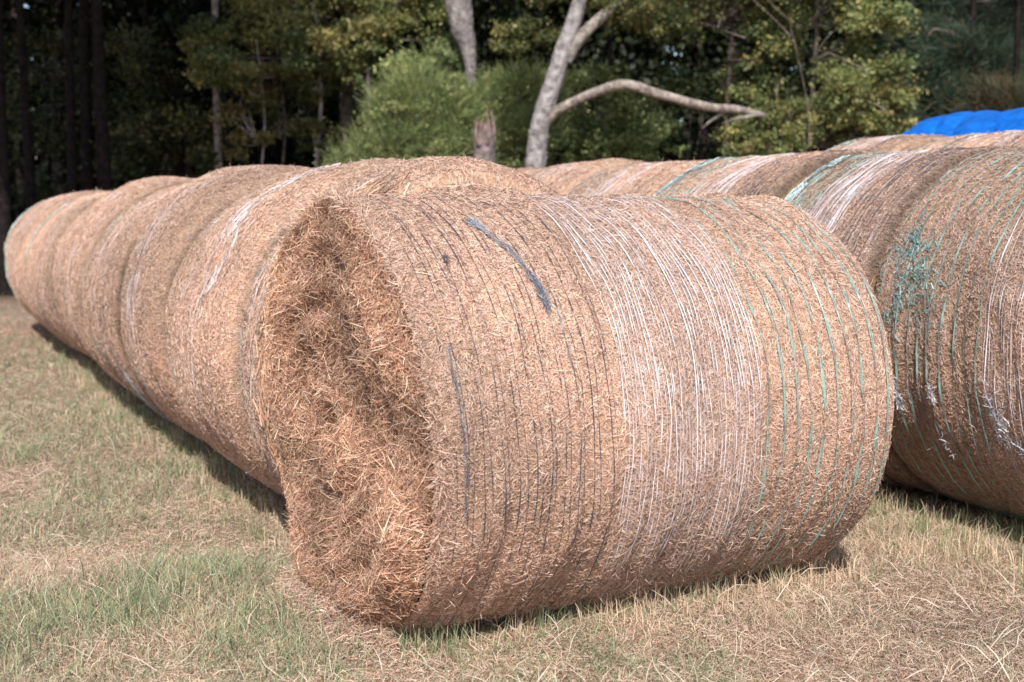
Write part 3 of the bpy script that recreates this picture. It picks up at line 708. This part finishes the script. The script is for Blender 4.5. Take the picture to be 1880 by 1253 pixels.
# right hand olive trees
tree('broadleaf_tree', 'olive leafy tree with dead twigs to the right of the fork', 'tree', 1330, 22.5, 7, .07, (.10, .08, .07),
     [(1230, 4.8, 1, 1.0, .5, 3400), (1340, 4.9, 1, 1.0, .6, 4200), (1400, 4.2, .8, .6, .5, 2300), (1370, 3.5, .7, .5, .5, 1700), (1440, 5.0, 1, .9, .6, 3200), (1330, 6.4, 1.8, 2.4, 1.0, 7000)], OLIVE*1.6, leaf=.08, seed=101)
tree('broadleaf_tree', 'dense yellow green tree above the middle of the right bales', 'tree', 1480, 21, 5.8, .055, (.14, .12, .10),
     [(1560, 3.2, .8, .8, .7, 6200), (1590, 4.1, .8, .6, .65, 4200), (1540, 4.6, .7, .6, .4, 2400), (1490, 2.8, .7, .6, .5, 3800), (1630, 2.9, .6, .4, .4, 1900), (1590, 2.5, .7, .6, .3, 2300), (1560, 5.6, 1.4, 1.2, .7, 4500)], OLIVE*2.0, leaf=.08, seed=102)
bush('low yellow green bush at the tip of the arching limb', 1410, 20.8, [(1400, 2.45, .6, .6, .4, 4200), (1440, 2.7, .6, .5, .4, 3000), (1360, 2.4, .5, .35, .3, 1300)], OLIVE*1.7, 103, frond=200, leaf=.075)
bush('dark shaded bush behind the arching limb', 1270, 26, [(1260, 3.0, .8, 1.4, 1.2, 6500), (1160, 2.6, .8, .8, .8, 3000)], DEEP*1.3, 104, frond=100, leaf=.12)
# dead branches in the right crowns
def deadbranch(label, px, Z, paths, r):
    return custom('bare_branch', label, 'branch', px, Z, [('limb', p, r, (.30, .26, .24)) for p in paths], BARK_P)
T1 = bpy.data.objects
def limbs(parent_label, paths, Z, rad):
    par = [o for o in bpy.data.objects if o.get('label') == parent_label][0]
    for j, p in enumerate(paths):
        so = Soup(); L0 = par.location
        pts = [(at(q[0], Z)-L0[0], Z-L0[1]+.1*math.sin(i*2), hz(q[1], Z)-L0[2]) for i, q in enumerate(p)]
        so.tube(pts, np.linspace(1, .25, len(pts))*rad, (.26, .215, .19), sides=6, bump=.08, seed=j); so.build('bare_limb', M_bark, par)
limbs('olive leafy tree with dead twigs to the right of the fork', [[(1360, 78), (1330, 66), (1290, 55), (1250, 48)], [(1440, 75), (1420, 50), (1380, 20), (1340, -20)], [(1530, 60), (1460, 55), (1410, 25), (1390, 0)], [(1310, 60), (1320, 30), (1325, 15)]], 21.6, .016)
limbs('dense yellow green tree above the middle of the right bales', [[(1480, 270), (1478, 200), (1450, 100), (1440, 60)], [(1630, 215), (1590, 190), (1540, 185)], [(1590, 140), (1530, 110), (1490, 100)], [(1430, 150), (1420, 165), (1415, 180)]], 20.3, .014)
# pine on the right
def needle_tree(label, px, Z, cr, pal, seed, h, r):
    g = np.random.default_rng(seed); x = at(px, Z); gz = float(ground_z(x, Z)); o = thing('pine_tree', label, 'tree', (x, Z, gz)); st = Soup(); lf = Soup()
    st.tube([(0, 0, 0), (.1, 0, h*.5), (0, 0, h)], [r, r*.8, r*.3], BARK_D, seed=seed)
    for (cpx, cz, rx, rz, n) in cr:
        cx = at(cpx, Z)-x; c = np.array([cx, 0, cz-gz]); nb = 26
        d = nrm(g.normal(0, 1, (nb, 3))); T = c+d*np.array([rx, rx*.7, rz])*g.uniform(.4, 1, (nb, 1))
        branches(st, g, (0, 0, float(np.clip(cz-gz, .3, h))), T[:5], .03, BARK_M)
        i = g.integers(0, nb, n); B = T[i]+g.normal(0, .14, (n, 3)); dd = nrm(nrm(T[i]-np.array([0, 0, cz-gz-.3]))*1.0+g.normal(0, .45, (n, 3))); l = g.uniform(.12, .26, (n, 1))
        P = np.stack([B, B+dd*l], 1); tone = g.uniform(.6, 1.4, (nb, 1))[i]
        lf.ribbons(P, nrm(np.cross(dd, g.normal(0, 1, (n, 3))))[:, None], np.full(n, .012), np.clip(pal[g.integers(0, len(pal), n)]*tone, 0, 1), [1, .4])
    st.build('trunk', M_bark, o); lf.build('crown', M_leaf, o)
needle_tree('blue green young pine behind the left end of the tarp', 1760, 24, [(1700, 3.2, .9, .8, 9000), (1760, 3.9, 1.0, .7, 9000), (1690, 4.4, .7, .5, 5000), (1800, 3.0, .9, .7, 8000)], PINE*1.0, 201, 7, .09)
needle_tree('rusty brown and green pine sapling above the blue tarp', 1840, 22.5, [(1830, 3.0, .7, .6, 7000), (1800, 2.6, .6, .4, 4000)], np.array([[.13, .075, .045], [.07, .10, .055], [.10, .10, .05]]), 202, 6, .07)
needle_tree('dark tall pine at the right edge of the photo', 1870, 27, [(1870, 4.9, 1.3, 1.0, 8000), (1780, 5.6, 1.2, .6, 6000), (1850, 8, 2.5, 2, 9000)], PINE*.7, 203, 11, .16)
# tall back trees whose crowns close the sky and shade the undergrowth
gk = 'tall trees standing deeper in the woods'
bt = [(500, 30, 'deep woods tree directly behind the golden sapling'), (700, 31, 'deep woods tree behind the left half of the feathery bush'), (900, 30, 'deep woods tree behind the stump'),
      (1110, 29, 'deep woods tree in the dark gap right of the leaning pale tree'), (1290, 30, 'deep woods tree behind the arching limb'), (1500, 30, 'deep woods tree behind the yellow green tree'),
      (1720, 32, 'deep woods tree behind the blue green pine'), (330, 31, 'deep woods tree left of the pale pole trunk'), (120, 32, 'deep woods tree behind the dark left trunks')]
for i, (px, Z, lb) in enumerate(bt):
    shade_k = .3 if px < 400 else .7  # deep shade put into the leaf colour, strongest in the left woods
    tree('broadleaf_tree', lb, 'tree', px, Z, 12, .17, BARK_D, [(px-30, 5.2, 1.6, 2.2, 1.2, 2600), (px+40, 3.4, 1.4, 1.6, 1.2, 1700), (px, 8.5, 3, 3.2, 2.2, 6500)], DEEP*shade_k, leaf=.20, group=gk, seed=300+i)
# far dark wood, one mass
def far_wood():
    g = np.random.default_rng(8); so = Soup(); n = 60000
    x = g.uniform(-30, 32, n); y = g.uniform(38, 48, n); z = g.uniform(0, 1, n)**.9*16
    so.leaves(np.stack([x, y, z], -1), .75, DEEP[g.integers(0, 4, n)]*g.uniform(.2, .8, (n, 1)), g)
    for _ in range(60):
        xx = g.uniform(-28, 30); yy = g.uniform(36, 42); so.tube([(xx, yy, 0), (xx+g.normal(0, .2), yy, 6), (xx, yy, 15)], [.18, .15, .1], (.05, .04, .035), sides=6, seed=1)
    o = so.build('far_woods', M_leaf); tag(o, 'dense dark woods filling the background behind the trees', 'woods', kind='stuff')
far_wood()

# ------------------------------------------------------------------ light, sky, camera
SUN_EL = R_(45); sun_az = R_(-92)      # direction towards the sun in the xy plane
w = bpy.data.worlds.new('World'); bpy.context.scene.world = w; w.use_nodes = True
nt = w.node_tree; sky = nt.nodes.new('ShaderNodeTexSky'); sky.sky_type = 'NISHITA'; sky.sun_disc = False
sky.sun_elevation = SUN_EL; sky.sun_rotation = PI/2-sun_az; sky.air_density = 1.0; sky.dust_density = 1.0
nt.links.new(sky.outputs[0], nt.nodes['Background'].inputs['Color']); nt.nodes['Background'].inputs['Strength'].default_value = .135
sl = bpy.data.lights.new('sun', 'SUN'); sl.energy = 5.0; sl.angle = R_(.55); sl.color = (1, .955, .90)
s = bpy.data.objects.new('sun', sl); C.objects.link(s)
from mathutils import Vector
dv = Vector((math.cos(sun_az)*math.cos(SUN_EL), math.sin(sun_az)*math.cos(SUN_EL), math.sin(SUN_EL)))
s.rotation_euler = dv.to_track_quat('Z', 'Y').to_euler(); s.location = (0, -5, 10)
cam = bpy.data.cameras.new('camera'); co = bpy.data.objects.new('camera', cam); C.objects.link(co)
cam.sensor_width = 36; cam.lens = F/1880*36; cam.clip_end = 3000; cam.clip_start = .05
co.location = (0, 0, H_CAM); co.rotation_euler = (PI/2-math.atan((626.5-378)/F), 0, 0)
cam.dof.use_dof = True; cam.dof.focus_distance = 4.1; cam.dof.aperture_fstop = 3.1
sc = bpy.context.scene; sc.camera = co
sc.view_settings.view_transform = 'Standard'; sc.view_settings.look = 'None'; sc.view_settings.exposure = 0
sc.cycles.use_denoising = True
sc.cycles.max_bounces = 6; sc.cycles.transparent_max_bounces = 4
